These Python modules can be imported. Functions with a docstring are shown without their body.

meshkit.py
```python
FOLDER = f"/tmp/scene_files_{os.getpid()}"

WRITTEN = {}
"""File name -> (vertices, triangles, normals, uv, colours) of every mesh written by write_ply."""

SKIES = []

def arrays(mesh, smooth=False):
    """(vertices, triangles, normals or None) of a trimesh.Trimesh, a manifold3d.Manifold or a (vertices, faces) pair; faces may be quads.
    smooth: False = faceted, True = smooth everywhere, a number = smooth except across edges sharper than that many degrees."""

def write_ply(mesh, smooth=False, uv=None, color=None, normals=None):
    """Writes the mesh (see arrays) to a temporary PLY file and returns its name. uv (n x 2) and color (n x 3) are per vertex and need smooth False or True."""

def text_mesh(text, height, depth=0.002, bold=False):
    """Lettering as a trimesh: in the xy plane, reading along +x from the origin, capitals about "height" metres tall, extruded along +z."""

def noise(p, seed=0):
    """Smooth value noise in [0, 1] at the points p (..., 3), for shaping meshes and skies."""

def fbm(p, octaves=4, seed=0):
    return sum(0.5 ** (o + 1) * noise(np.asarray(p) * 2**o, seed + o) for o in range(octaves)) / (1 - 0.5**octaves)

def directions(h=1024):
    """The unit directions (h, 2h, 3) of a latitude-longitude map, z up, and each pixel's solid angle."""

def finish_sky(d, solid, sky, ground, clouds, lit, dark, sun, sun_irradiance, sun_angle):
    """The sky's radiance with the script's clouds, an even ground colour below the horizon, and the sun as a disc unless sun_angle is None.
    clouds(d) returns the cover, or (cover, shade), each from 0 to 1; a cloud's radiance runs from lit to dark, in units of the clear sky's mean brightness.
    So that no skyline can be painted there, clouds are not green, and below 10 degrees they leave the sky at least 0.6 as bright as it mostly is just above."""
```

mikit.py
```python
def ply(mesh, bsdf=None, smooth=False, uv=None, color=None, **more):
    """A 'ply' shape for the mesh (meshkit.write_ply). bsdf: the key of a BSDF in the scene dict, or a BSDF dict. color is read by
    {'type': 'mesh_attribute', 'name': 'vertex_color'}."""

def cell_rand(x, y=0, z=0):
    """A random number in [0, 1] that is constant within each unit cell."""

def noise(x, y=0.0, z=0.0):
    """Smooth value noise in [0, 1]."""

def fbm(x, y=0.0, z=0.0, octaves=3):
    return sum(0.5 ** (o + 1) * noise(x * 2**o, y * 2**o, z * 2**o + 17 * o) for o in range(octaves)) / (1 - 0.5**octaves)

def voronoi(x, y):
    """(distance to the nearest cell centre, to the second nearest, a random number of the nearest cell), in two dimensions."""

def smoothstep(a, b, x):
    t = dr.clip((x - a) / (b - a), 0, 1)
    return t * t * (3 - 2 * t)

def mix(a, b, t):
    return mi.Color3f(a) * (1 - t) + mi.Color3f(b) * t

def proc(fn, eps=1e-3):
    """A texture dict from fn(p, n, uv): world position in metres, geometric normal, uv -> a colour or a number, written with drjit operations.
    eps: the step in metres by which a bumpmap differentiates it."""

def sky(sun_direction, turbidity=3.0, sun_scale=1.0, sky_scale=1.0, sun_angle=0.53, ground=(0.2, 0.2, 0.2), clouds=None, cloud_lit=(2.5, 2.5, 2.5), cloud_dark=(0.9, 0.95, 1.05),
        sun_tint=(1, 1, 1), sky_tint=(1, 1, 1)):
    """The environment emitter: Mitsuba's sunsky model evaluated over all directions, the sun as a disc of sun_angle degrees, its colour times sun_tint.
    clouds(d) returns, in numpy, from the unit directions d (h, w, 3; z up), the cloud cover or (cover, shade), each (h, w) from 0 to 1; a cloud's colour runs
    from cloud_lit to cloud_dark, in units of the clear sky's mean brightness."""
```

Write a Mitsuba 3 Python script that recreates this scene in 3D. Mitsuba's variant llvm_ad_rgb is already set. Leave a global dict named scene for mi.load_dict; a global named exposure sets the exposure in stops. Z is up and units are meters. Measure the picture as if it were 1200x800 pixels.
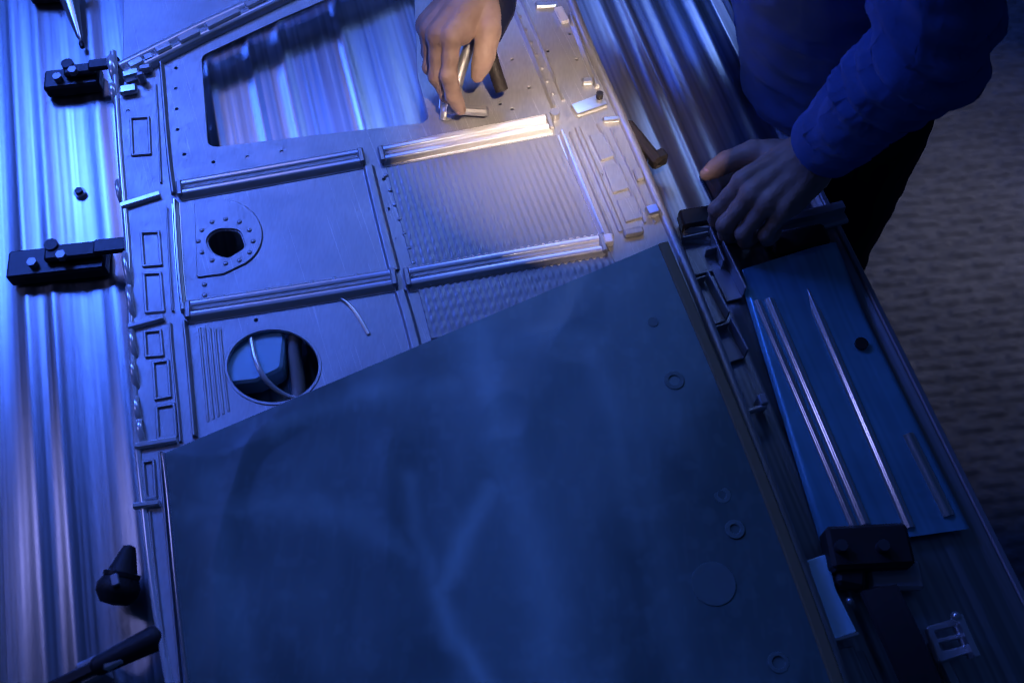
import math, random
import numpy as np
import trimesh, manifold3d as m3
import mapbox_earcut as earcut
from shapely.geometry import Polygon, Point
import drjit as dr
import mitsuba as mi
import mikit, meshkit
from mikit import proc, noise, fbm, smoothstep, mix, cell_rand

random.seed(7)
RNG = np.random.default_rng(7)
T = mi.ScalarTransform4f
scene, labels = {}, {}

# ------------------------------------------------------------------ camera
EYE = np.array([0.0, 0.0, 1.96])
PITCH = math.radians(62.1)
FWD = np.array([0, math.cos(PITCH), -math.sin(PITCH)])
UPV = np.array([0, math.sin(PITCH), math.cos(PITCH)])
scene['camera'] = {'type': 'thinlens', 'fov': math.degrees(2 * math.atan(0.5)), 'fov_axis': 'x', 'near_clip': 0.05, 'far_clip': 60.0,
                   'aperture_radius': 0.0035, 'focus_distance': 1.27,
                   'to_world': T().look_at(origin=EYE.tolist(), target=(EYE + FWD).tolist(), up=[0, 0, 1])}

# ------------------------------------------------------------------ light
exposure = 0.0
scene['room_light'] = {'type': 'constant', 'radiance': {'type': 'rgb', 'value': [0.0030, 0.0085, 0.034]}}


def lamp(key, pos, target, w, h, color, label):
    """A lamp out of view: a black housing with a lit front."""
    pos, target = np.array(pos, float), np.array(target, float)
    tw = T().look_at(origin=pos.tolist(), target=target.tolist(), up=[0, 0, 1])
    scene[key + '__lit_front'] = {'type': 'rectangle', 'to_world': tw @ T().scale([w / 2, h / 2, 1]),
                                  'emitter': {'type': 'area', 'radiance': {'type': 'rgb', 'value': color}}, 'bsdf': {'type': 'ref', 'id': 'black_paint'}}
    scene[key + '__housing'] = {'type': 'cube', 'to_world': tw @ T().translate([0, 0, -0.064]) @ T().scale([w / 2 + .01, h / 2 + .01, .06]),
                                'bsdf': {'type': 'ref', 'id': 'black_paint'}}
    labels[key] = {'label': label, 'category': 'lamp'}


lamp('blue_lamp', (-1.30, 1.75, 2.25), (-0.40, 0.75, 0.9), 0.6, 0.5, [1.15, 3.6, 25.0], 'square blue studio lamp beyond the left end of the bench')
lamp('violet_lamp', (-1.45, 0.65, 2.05), (-0.45, 0.65, 0.9), 0.16, 0.55, [1.8, 1.9, 5.6], 'narrow violet studio lamp beside the left edge of the bench')
lamp('added_far_lamp', (0.0, 2.35, 2.85), (0.0, 0.85, 0.9), 1.3, 0.6, [0.11, 0.46, 4.2], 'long blue lamp added out of view beyond the far end of the bench')  # added to bring blue reflections to the opening and right bench
lamp('added_strip_lamp', (0.02, 1.68, 1.98), (0.02, 0.86, 0.94), 0.46, 0.36, [1.15, 2.1, 5.4], 'slim white strip lamp added out of view beyond the worker at the far side of the bench')  # added for bright lines along the right stiffener beads
lamp('added_fill_lamp', (-0.66, 1.64, 1.98), (-0.30, 0.78, 0.94), 0.34, 0.30, [0.8, 0.75, 1.5], 'small white fill lamp added out of view beyond the far left of the bench')  # added for bright lines on the left stiffener halves
scene['work_light'] = {'type': 'spot', 'to_world': T().look_at(origin=[0.13, 0.42, 1.76], target=[0.060, 0.865, 0.94], up=[0, 0, 1]),
                       'intensity': {'type': 'rgb', 'value': [7.4, 5.4, 4.0]}, 'cutoff_angle': 13.8, 'beam_width': 0.4}
scene['added_floor_light'] = {'type': 'spot', 'to_world': T().look_at(origin=[1.9, 2.0, 2.6], target=[1.05, 1.32, 0.0], up=[0, 0, 1]),
                        'intensity': {'type': 'rgb', 'value': [5.0, 5.1, 6.6]}, 'cutoff_angle': 13.0, 'beam_width': 2.0}  # unseen spot added to brighten the floor patch

# ------------------------------------------------------------------ helpers
LONG = np.array([-0.2571, 0.9664])           # the bench's long direction (world xy)
SIDE = np.array([0.9664, 0.2571])            # across the bench
BENCH, SKIN, COVER = 0.900, 0.940, 0.957     # heights of the bench top, the panel's skin and the cover sheet


def on(x, y, z=SKIN):
    """World point at height z of a plan position read off the photograph (1200 x 800)."""
    d = np.array([1.0, 0, 0]) * (x - 600) - UPV * (y - 400) + FWD * 1200.0
    return EYE + d * (z - EYE[2]) / d[2]


def xy(pts, z=SKIN):
    return np.array([on(x, y, z)[:2] for x, y in pts])


def uv_(u, v, z=0.0):
    p = SIDE * u + LONG * v
    return np.array([p[0], p[1], z])


def key_for(base):
    if base not in scene and not any(k.startswith(base + '__') for k in scene):
        return base
    n = 1
    while f'{base}_{n:03d}' in scene or any(k.startswith(f'{base}_{n:03d}__') for k in scene):
        n += 1
    return f'{base}_{n:03d}'


def add(base, mesh, mat, smooth=False, label=None, category=None, group=None, kind=None, **kw):
    key = key_for(base)
    scene[key] = mikit.ply(mesh, mat, smooth=smooth, **kw)
    d = {k: v for k, v in dict(label=label, category=category, group=group, kind=kind).items() if v}
    if d:
        labels[key] = d
    return key


def tag(key, label, category, group=None):
    labels[key] = {'label': label, 'category': category, **({'group': group} if group else {})}


def ring_inset(p, b):
    """Mitred inset of a closed ring by b to the left of its direction."""
    a, c = np.roll(p, 1, 0), np.roll(p, -1, 0)
    e0, e1 = p - a, c - p
    e0 /= np.linalg.norm(e0, axis=1, keepdims=True) + 1e-12
    e1 /= np.linalg.norm(e1, axis=1, keepdims=True) + 1e-12
    n0, n1 = np.stack([-e0[:, 1], e0[:, 0]], 1), np.stack([-e1[:, 1], e1[:, 0]], 1)
    m = n0 + n1
    k = np.maximum((m * n0).sum(1, keepdims=True), 0.35)
    return p + m / k * b


def plate(poly, z0, z1, b=0.0008):
    """A flat plate with its upper edges bevelled; poly is a shapely polygon, holes allowed."""
    poly = poly if poly.is_valid else poly.buffer(0)
    from shapely.geometry.polygon import orient
    poly = orient(poly, 1.0)
    rings = [np.array(poly.exterior.coords)[:-1]] + [np.array(i.coords)[:-1] for i in poly.interiors]
    V, Fc, at = [], [], 0
    top, ends = [], []
    for r in rings:
        ri = ring_inset(r, b)
        n = len(r)
        for z, q in ((z0, r), (z1 - b, r), (z1, ri)):
            V.append(np.column_stack([q, np.full(n, z)]))
        i = np.arange(n)
        j = (i + 1) % n
        for lo in (0, n):
            Fc += [np.stack([at + lo + i, at + lo + j, at + lo + n + j], 1), np.stack([at + lo + i, at + lo + n + j, at + lo + n + i], 1)]
        top.append((ri, r, at))
        at += 3 * n
    flat = np.vstack([t[0] for t in top])
    lens = np.cumsum([len(t[0]) for t in top]).astype(np.uint32)
    tri = earcut.triangulate_float64(flat, lens).reshape(-1, 3)
    ids = np.concatenate([t[2] + 2 * len(t[0]) + np.arange(len(t[0])) for t in top])
    low = np.concatenate([t[2] + np.arange(len(t[0])) for t in top])
    a = flat[tri]
    ccw = np.cross(a[:, 1] - a[:, 0], a[:, 2] - a[:, 0]) > 0
    tri[~ccw] = tri[~ccw][:, ::-1]
    Fc += [ids[tri], low[tri][:, ::-1]]
    return trimesh.Trimesh(np.vstack(V), np.vstack(Fc), process=False)


def rounded(pts, r, z=SKIN):
    p = Polygon(xy(pts, z)) if not isinstance(pts, Polygon) else pts
    return p.buffer(-r, quad_segs=6).buffer(r, quad_segs=6)


def sweep(path, prof, caps=True):
    """A closed profile (side, up) swept along a path of world points, up being z."""
    path, prof = np.asarray(path, float), np.asarray(prof, float)
    t = np.gradient(path, axis=0)
    t /= np.linalg.norm(t, axis=1, keepdims=True)
    s = np.stack([t[:, 1], -t[:, 0], 0 * t[:, 0]], 1)
    s /= np.linalg.norm(s, axis=1, keepdims=True) + 1e-12
    u = np.cross(s, t)
    n, m = len(path), len(prof)
    V = (path[:, None] + prof[None, :, :1] * s[:, None] + prof[None, :, 1:] * u[:, None]).reshape(-1, 3)
    i, j = np.meshgrid(np.arange(n - 1), np.arange(m), indexing='ij')
    k = (j + 1) % m
    q = np.stack([i * m + j, i * m + k, (i + 1) * m + k, (i + 1) * m + j], -1).reshape(-1, 4)
    Fc = np.vstack([q[:, [0, 1, 2]], q[:, [0, 2, 3]]])
    if caps:
        tri = earcut.triangulate_float64(prof, np.array([m], np.uint32)).reshape(-1, 3).astype(int)
        Fc = np.vstack([Fc, tri, tri[:, ::-1] + (n - 1) * m])
    me = trimesh.Trimesh(V, Fc, process=False)
    if me.volume < 0:
        me.invert()
    return me


def circ(r, n=14):
    a = np.arange(n) * 2 * np.pi / n
    return np.stack([r * np.cos(a), r * np.sin(a)], 1)


def smooth_path(pts, n=40):
    from scipy.interpolate import CubicSpline
    p = np.asarray(pts, float)
    d = np.r_[0, np.cumsum(np.linalg.norm(np.diff(p, axis=0), axis=1))]
    return CubicSpline(d, p)(np.linspace(0, d[-1], n))


def rbox(sx, sy, sz, b=0.0015):
    """A box with chamfered edges, resting on z = 0."""
    x, y = sx / 2, sy / 2
    c = [np.array(v, float) for k in range(3) for v in
         [[sgx * (x - b * (k != 0)), sgy * (y - b * (k != 1)), b * (k != 2) + top * (sz - 2 * b * (k != 2))] for sgx in (-1, 1) for sgy in (-1, 1) for top in (0, 1)]]
    return trimesh.convex.convex_hull(np.array(c))


def place(mesh, p, ang=0.0, tilt=None):
    m = mesh.copy()
    R = trimesh.transformations.rotation_matrix(ang, [0, 0, 1])
    if tilt is not None:
        R = R @ trimesh.transformations.rotation_matrix(tilt[0], tilt[1])
    R[:3, 3] = p
    m.apply_transform(R)
    return m


def ang_of(a, b):
    d = np.asarray(b)[:2] - np.asarray(a)[:2]
    return math.atan2(d[1], d[0])


def cat(ms):
    return trimesh.util.concatenate(ms)


# ------------------------------------------------------------------ materials
def rgb(*c):
    return {'type': 'rgb', 'value': list(c)}


def two(b):
    return {'type': 'twosided', 'bsdf': b}


def brushed(p, n, uv):
    """Fine brushing along the bench's long direction, with dull and polished patches."""
    u = p.x * 0.9664 + p.y * 0.2571
    v = p.y * 0.9664 - p.x * 0.2571
    return 0.17 + 0.13 * noise(u * 420, v * 3.0, 1.0) + 0.16 * fbm(u * 16, v * 2.2, 4.0)


def mill_tone(p, n, uv):
    u = p.x * 0.9664 + p.y * 0.2571
    v = p.y * 0.9664 - p.x * 0.2571
    k = 0.29 + 0.22 * noise(u * 300, v * 2, 3.0) + 0.16 * fbm(u * 14, v * 1.5, 9.0)
    return mi.Color3f(k * 0.98, k * 0.99, k)


scene['bench_metal'] = two({'type': 'principled', 'base_color': proc(mill_tone), 'metallic': 0.95, 'roughness': proc(brushed), 'specular': 0.5})


def scuff(p, n, uv):
    return 0.36 + 0.16 * fbm(p.x * 45, p.y * 45, p.z * 45) + 0.10 * noise(p.x * 700, p.y * 160, 2.0)


def alu_tone(p, n, uv):
    k = 0.40 + 0.16 * fbm(p.x * 14, p.y * 14, 2.0, octaves=4) + 0.05 * noise(p.x * 600, p.y * 150, 5.0)
    u, v = p.x * 0.94 + p.y * 0.34, p.y * 0.94 - p.x * 0.34
    line = smoothstep(0.86, 0.95, noise(u * 900, v * 11, 7.0)) * 0.12
    return mi.Color3f(k + line)


scene['panel_metal'] = two({'type': 'principled', 'base_color': proc(alu_tone), 'metallic': 0.78, 'roughness': proc(scuff), 'specular': 0.5})
scene['tread_metal'] = two({'type': 'principled', 'base_color': rgb(.36, .36, .37), 'metallic': 0.6, 'roughness': 0.42})
scene['bright_metal'] = two({'type': 'principled', 'base_color': rgb(.80, .80, .80), 'metallic': 0.85, 'roughness': 0.19})
scene['rail_glint_metal'] = two({'type': 'principled', 'base_color': rgb(.88, .88, .88), 'metallic': 0.42, 'roughness': 0.20})  # bare metal, base made paler to carry the rails' highlights
scene['dull_metal'] = two({'type': 'principled', 'base_color': rgb(.42, .42, .44), 'metallic': 0.7, 'roughness': 0.45})
scene['dark_metal'] = two({'type': 'principled', 'base_color': rgb(.16, .16, .17), 'metallic': 0.8, 'roughness': 0.35})
scene['blue_paint'] = two({'type': 'principled', 'base_color': rgb(.45, .78, .95), 'roughness': 0.35, 'specular': 0.5})
scene['black_paint'] = two({'type': 'principled', 'base_color': rgb(.018, .018, .02), 'roughness': 0.45, 'specular': 0.5})
scene['black_steel'] = two({'type': 'principled', 'base_color': rgb(.03, .028, .028), 'roughness': 0.38, 'metallic': 0.3})


SMEAR_SHEEN = [  # paths of smears and streaky reflections painted into the cover sheet's colour (plan positions), half width in metres, strength
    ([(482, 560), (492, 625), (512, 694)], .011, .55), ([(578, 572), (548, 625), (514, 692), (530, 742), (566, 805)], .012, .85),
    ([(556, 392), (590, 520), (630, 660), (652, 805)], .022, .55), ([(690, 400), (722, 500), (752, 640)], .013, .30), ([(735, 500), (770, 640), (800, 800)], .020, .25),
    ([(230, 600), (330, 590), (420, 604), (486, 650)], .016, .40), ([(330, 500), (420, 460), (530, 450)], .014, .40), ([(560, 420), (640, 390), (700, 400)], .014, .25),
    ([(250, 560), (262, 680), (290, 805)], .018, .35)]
SMEAR_SHEEN_SEG = []


def smear_sheen(p):
    if not SMEAR_SHEEN_SEG:
        for pts, w, a in SMEAR_SHEEN:
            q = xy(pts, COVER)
            SMEAR_SHEEN_SEG.append(([(q[i], q[i + 1]) for i in range(len(q) - 1)], w, a))
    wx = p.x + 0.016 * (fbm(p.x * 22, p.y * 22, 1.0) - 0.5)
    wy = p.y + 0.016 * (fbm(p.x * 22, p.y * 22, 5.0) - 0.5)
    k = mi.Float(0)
    for segs, w, a in SMEAR_SHEEN_SEG:
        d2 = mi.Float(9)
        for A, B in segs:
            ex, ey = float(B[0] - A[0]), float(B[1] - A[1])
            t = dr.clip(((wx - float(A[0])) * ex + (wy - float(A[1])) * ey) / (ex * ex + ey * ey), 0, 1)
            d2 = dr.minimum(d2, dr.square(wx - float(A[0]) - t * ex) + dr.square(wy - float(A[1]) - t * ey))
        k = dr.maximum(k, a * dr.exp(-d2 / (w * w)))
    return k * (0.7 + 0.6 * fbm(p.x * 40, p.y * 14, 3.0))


def smear_rough(p, n, uv):
    return 0.26 + 0.22 * fbm(p.x * 9, p.y * 5, 1.0) + 0.10 * noise(p.x * 90, p.y * 40)


def smear_sheen_tone(p, n, uv):
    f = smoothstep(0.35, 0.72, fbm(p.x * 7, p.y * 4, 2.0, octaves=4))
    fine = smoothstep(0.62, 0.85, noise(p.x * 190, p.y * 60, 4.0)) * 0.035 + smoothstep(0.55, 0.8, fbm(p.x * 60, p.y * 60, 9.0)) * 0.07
    k = 0.40 * f + fine + 0.65 * smear_sheen(p)  # patchy film plus smears and painted reflection streaks
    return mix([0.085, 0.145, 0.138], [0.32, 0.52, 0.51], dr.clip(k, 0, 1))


scene['cover_film'] = two({'type': 'principled', 'base_color': proc(smear_sheen_tone), 'roughness': proc(smear_rough), 'specular': 0.45})
scene['tan_strip'] = two({'type': 'principled', 'base_color': rgb(.19, .155, .08), 'roughness': 0.6})
scene['brown_block'] = two({'type': 'principled', 'base_color': rgb(.07, .035, .022), 'roughness': 0.7})
scene['grey_hose'] = two({'type': 'principled', 'base_color': rgb(.30, .27, .24), 'roughness': 0.5})
scene['rubber'] = two({'type': 'principled', 'base_color': rgb(.02, .016, .015), 'roughness': 0.6})


def skin_tone(p, n, uv):
    k = fbm(p.x * 60, p.y * 60, p.z * 60)
    return mix([0.29, 0.19, 0.15], [0.46, 0.33, 0.27], k)


scene['skin'] = {'type': 'bumpmap', 'arbitrary': proc(lambda p, n, uv: 0.0006 * fbm(p.x * 260, p.y * 260, p.z * 260), eps=4e-4),
                 'bsdf': two({'type': 'principled', 'base_color': proc(skin_tone), 'roughness': 0.5, 'specular': 0.4})}


def cloth_tone(p, n, uv):
    k = 0.75 + 0.4 * fbm(p.x * 22, p.y * 22, p.z * 22) + 0.15 * noise(p.x * 900, p.y * 900, p.z * 900)
    return mi.Color3f(0.066 * k, 0.135 * k, 0.37 * k)


scene['jacket_cloth'] = two({'type': 'principled', 'base_color': proc(cloth_tone), 'roughness': 0.85, 'sheen': 0.3, 'specular': 0.2})
scene['trouser_cloth'] = two({'type': 'principled', 'base_color': rgb(.016, .016, .02), 'roughness': 0.9, 'specular': 0.2})
scene['hair_mat'] = two({'type': 'principled', 'base_color': rgb(.02, .014, .01), 'roughness': 0.5})


def floor_tone(p, n, uv):
    k = 0.7 + 0.5 * fbm(p.x * 6, p.y * 9, 1.0) + 0.35 * (noise(p.x * 60, p.y * 140, 2.0) - 0.5)
    return mi.Color3f(0.19 * k, 0.18 * k, 0.18 * k)


scene['floor_mat'] = two({'type': 'principled', 'base_color': proc(floor_tone), 'roughness': 0.75, 'specular': 0.3})


# ------------------------------------------------------------------ floor
def build_floor():
    nx, ny = 480, 640
    X, Y = np.meshgrid(np.linspace(0.35, 2.6, nx), np.linspace(-0.3, 2.4, ny), indexing='ij')
    a = 0.10
    s, t = X * math.cos(a) + Y * math.sin(a), -X * math.sin(a) + Y * math.cos(a)
    row = np.floor(t / 0.030)
    ss = s + (row % 2) * 0.06 + 0.012 * np.sin(row * 12.9)
    fs = np.abs((ss / 0.10) % 1 - 0.5) * 2
    ft = np.abs((t / 0.030) % 1 - 0.5) * 2
    b = np.clip((0.80 - fs) / 0.2, 0, 1) * np.clip((0.72 - ft) / 0.35, 0, 1)
    Z = 0.006 * b + 0.008 * (meshkit.fbm(np.stack([X * 14, Y * 30, 0 * X], -1), 4) - 0.5)
    V = np.stack([X, Y, Z], -1).reshape(-1, 3)
    i, j = np.meshgrid(np.arange(nx - 1), np.arange(ny - 1), indexing='ij')
    q = np.stack([i * ny + j, (i + 1) * ny + j, (i + 1) * ny + j + 1, i * ny + j + 1], -1).reshape(-1, 4)
    add('floor', (V, q), 'floor_mat', smooth=True, label='dark grey floor with rows of raised bars right of the bench', kind='structure')
    g = trimesh.creation.box([14, 14, 0.05])
    g.apply_translation([0, 1, -0.04])
    add('ground', g, 'floor_mat', label='dark shop floor under the bench', kind='structure')


build_floor()


# ------------------------------------------------------------------ workbench
def ridge_height(u, v):
    """Rolled ridges of the bench sheet: broad folds and fine ribs that run along the bench."""
    p = np.stack([u * 21, v * 0.35, 0 * u], -1)
    h = 0.0034 * (meshkit.fbm(p, 2, 3) - 0.5)
    h += 0.0011 * (meshkit.noise(np.stack([u * 75, v * 0.6, 0 * u + 2], -1), 5) - 0.5)
    for c, w, a in ((-0.405, .010, .0022), (-0.372, .008, .0018), (-0.300, .012, .0022), (-0.150, .007, .0020), (-0.09, .006, .0016), (-0.045, .010, .0024),
                    (0.04, .008, .002), (0.30, .007, .0022), (0.345, .012, .0026), (0.405, .008, .002), (0.44, .006, .002), (0.475, .012, .0026), (0.535, .008, .0022)):
        h += a * np.exp(-((u - c) / w) ** 2)
    return h


def build_bench():
    k = 'workbench'
    nu, nv = 1100, 36
    U, Vv = np.meshgrid(np.linspace(-0.75, 0.573, nu), np.linspace(-0.6, 2.3, nv), indexing='ij')
    Z = BENCH - 0.004 + ridge_height(U, Vv)
    edge = np.clip((U - 0.561) / 0.012, 0, 1)
    Z = Z * (1 - edge) + edge * (BENCH + 0.001)
    V = np.stack([U * SIDE[0] + Vv * LONG[0], U * SIDE[1] + Vv * LONG[1], Z], -1).reshape(-1, 3)
    i, j = np.meshgrid(np.arange(nu - 1), np.arange(nv - 1), indexing='ij')
    q = np.stack([i * nv + j, (i + 1) * nv + j, (i + 1) * nv + j + 1, i * nv + j + 1], -1).reshape(-1, 4)
    add(k + '__top_sheet', (V, q), 'bench_metal', smooth=True)
    prof = np.array([(-.004, -.05), (.004, -.05), (.004, .001), (.0025, .003), (-.0025, .003), (-.004, .001)])
    add(k + '__edge_rail', sweep([uv_(.578, -0.6, BENCH), uv_(.578, .8, BENCH), uv_(.578, 2.3, BENCH)], prof), 'dull_metal')
    s = trimesh.creation.box([1.30, 2.88, 0.036])
    add(k + '__core_board', place(s, uv_(-.09, .85, BENCH - .03), math.atan2(SIDE[1], SIDE[0])), 'black_paint')
    for u in (-.68, .50):
        for v in (-.5, 2.2):
            add(k + '__leg', place(rbox(.08, .08, .86), uv_(u, v, 0), math.atan2(SIDE[1], SIDE[0])), 'black_paint')
    tag(k, 'workbench topped with ridged polished metal sheet glowing blue at its left', 'workbench')


build_bench()

# ------------------------------------------------------------------ the airframe panel
PANEL = 'airframe_panel'
left_edge = [(133, 62), (137, 110), (141, 170), (146, 235), (151, 300), (154, 380), (158, 455), (162, 525), (170, 600), (179, 680), (192, 760), (206, 840)]
right_edge = [(646, -60), (672, 10), (700, 78), (738, 160), (776, 250), (806, 320), (850, 430), (900, 560), (960, 720), (1000, 840)]


def build_panel():
    def hole(x, y, r):
        return Point(on(x, y)[:2]).buffer(r, quad_segs=5)

    outer = Polygon(xy(left_edge[1:] + right_edge[::-1] + [(478, -66), (330, 2), (236, 44), (150, 92)]))
    window = rounded([(236, 66), (330, 22), (484, -44), (489, 90), (504, 143), (380, 157), (244, 173)], .012)
    ports = [rounded([(x0, y0) for x0, y0 in [(265 + 20.5 * math.cos(a) + .9 * math.sin(5 * a), 285 + 15.5 * math.sin(a) + .8 * math.cos(4 * a)) for a in np.linspace(0, 2 * np.pi, 49)[:-1]]], .001)]
    ports.append(Polygon(xy([(320 + 53 * math.cos(a), 429 + 42 * math.sin(a)) for a in np.linspace(0, 2 * np.pi, 49)[:-1]])))
    small = [(206, 80), (206, 104), (207, 128), (208, 152), (216, 181), (250, 190), (290, 184), (330, 178), (374, 156), (430, 152),
             (242, 252), (243, 264), (249, 247), (620, 103), (600, 128), (586, 122), (642, 60), (616, 40), (630, 84), (600, 70), (150, 130), (166, 92), (176, 88),
             (668, 40), (676, 70), (690, 175), (705, 205), (718, 240), (745, 250), (730, 215), (450, 210), (455, 245), (462, 280), (475, 350), (482, 385), (300, 375), (240, 395)]
    sk = outer.difference(window)
    for p in ports + [hole(x, y, .0021) for x, y in small]:
        sk = sk.difference(p)
    sk = sk if sk.geom_type == 'Polygon' else max(sk.geoms, key=lambda g: g.area)
    add(PANEL + '__skin', plate(sk, SKIN - .002, SKIN, .0005), 'panel_metal')

    # the rolled left edge: bead and side flange
    le = smooth_path([on(x, y, SKIN - .002) for x, y in left_edge], 90)
    flange = np.array([(-.0015, -.035), (.0015, -.035), (.0015, -.003), (-.0015, -.003)])
    add(PANEL + '__side_flange', sweep(le, flange), 'dull_metal')
    add(PANEL + '__edge_bead', sweep(le + [0, 0, .001], circ(.0042)), 'rail_glint_metal', smooth=40)
    re = smooth_path([on(x, y, SKIN - .002) for x, y in right_edge], 60)
    add(PANEL + '__side_flange', sweep(re, flange), 'dull_metal')
    add(PANEL + '__edge_bead', sweep(re + [0, 0, .002], circ(.0062)), 'panel_metal', smooth=40)

    # long rails of the left margin
    def ridge(pts, w, h, mat='panel_metal', z=SKIN, name='rail', n=40, e=4):
        s = np.linspace(-w, w, 25)
        up = h * np.exp(-(s / (w * .55)) ** e)
        prof = np.vstack([np.column_stack([s, up]), [[w, -.001], [-w, -.001]]])
        p = smooth_path([on(x, y, z) for x, y in pts], n)
        return add(PANEL + '__' + name, sweep(p, prof), mat, smooth=50)

    ridge([(188, 62), (193, 120), (198, 180), (204, 228)], .0042, .006)
    ridge([(206, 238), (209, 290), (213, 340), (216, 366)], .0050, .009, 'bright_metal')
    ridge([(217, 378), (221, 420), (225, 465), (229, 512)], .0042, .007)
    ridge([(200, 380), (204, 430), (209, 480), (212, 518)], .0028, .004)
    ridge([(183, 100), (186, 150), (189, 215)], .0022, .003)
    ridge([(196, 245), (199, 300), (203, 365)], .0025, .0035)
    ridge([(188, 530), (194, 600), (201, 680), (212, 800)], .0030, .004, name='rail')
    ridge([(176, 600), (184, 680), (195, 770)], .0022, .003)
    # pressed pads of the left margin
    for pad in ([(152, 138), (176, 137), (178, 182), (154, 184)], [(164, 272), (188, 271), (191, 312), (167, 314)], [(167, 320), (190, 319), (194, 366), (170, 368)],
                [(168, 388), (190, 386), (193, 418), (170, 420)], [(178, 424), (199, 421), (202, 466), (181, 470)], [(182, 476), (206, 472), (209, 512), (184, 516)],
                [(166, 540), (182, 538), (185, 584), (170, 586)]):
        po = rounded(pad, .0015)
        frame = po.difference(po.buffer(-.0035))
        add(PANEL + '__pressed_frame', plate(frame, SKIN, SKIN + .0028, .0009), 'panel_metal')
    # cross tabs on the margin and added pale clips standing for glints along the edge
    for (a, b, w, h) in (((143, 243), (188, 229), .009, .006), ((152, 384), (193, 373), .008, .006), ((160, 524), (208, 516), .007, .006), ((158, 594), (188, 590), .006, .007)):
        pa, pb = on(*a), on(*b)
        prof = np.array([(-w / 2, 0), (-w / 2, h * .7), (-w * .3, h), (w * .3, h), (w / 2, h * .7), (w / 2, 0)])
        add(PANEL + '__cross_tab', sweep([pa, (pa + pb) / 2, pb], prof), 'rail_glint_metal')
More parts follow.
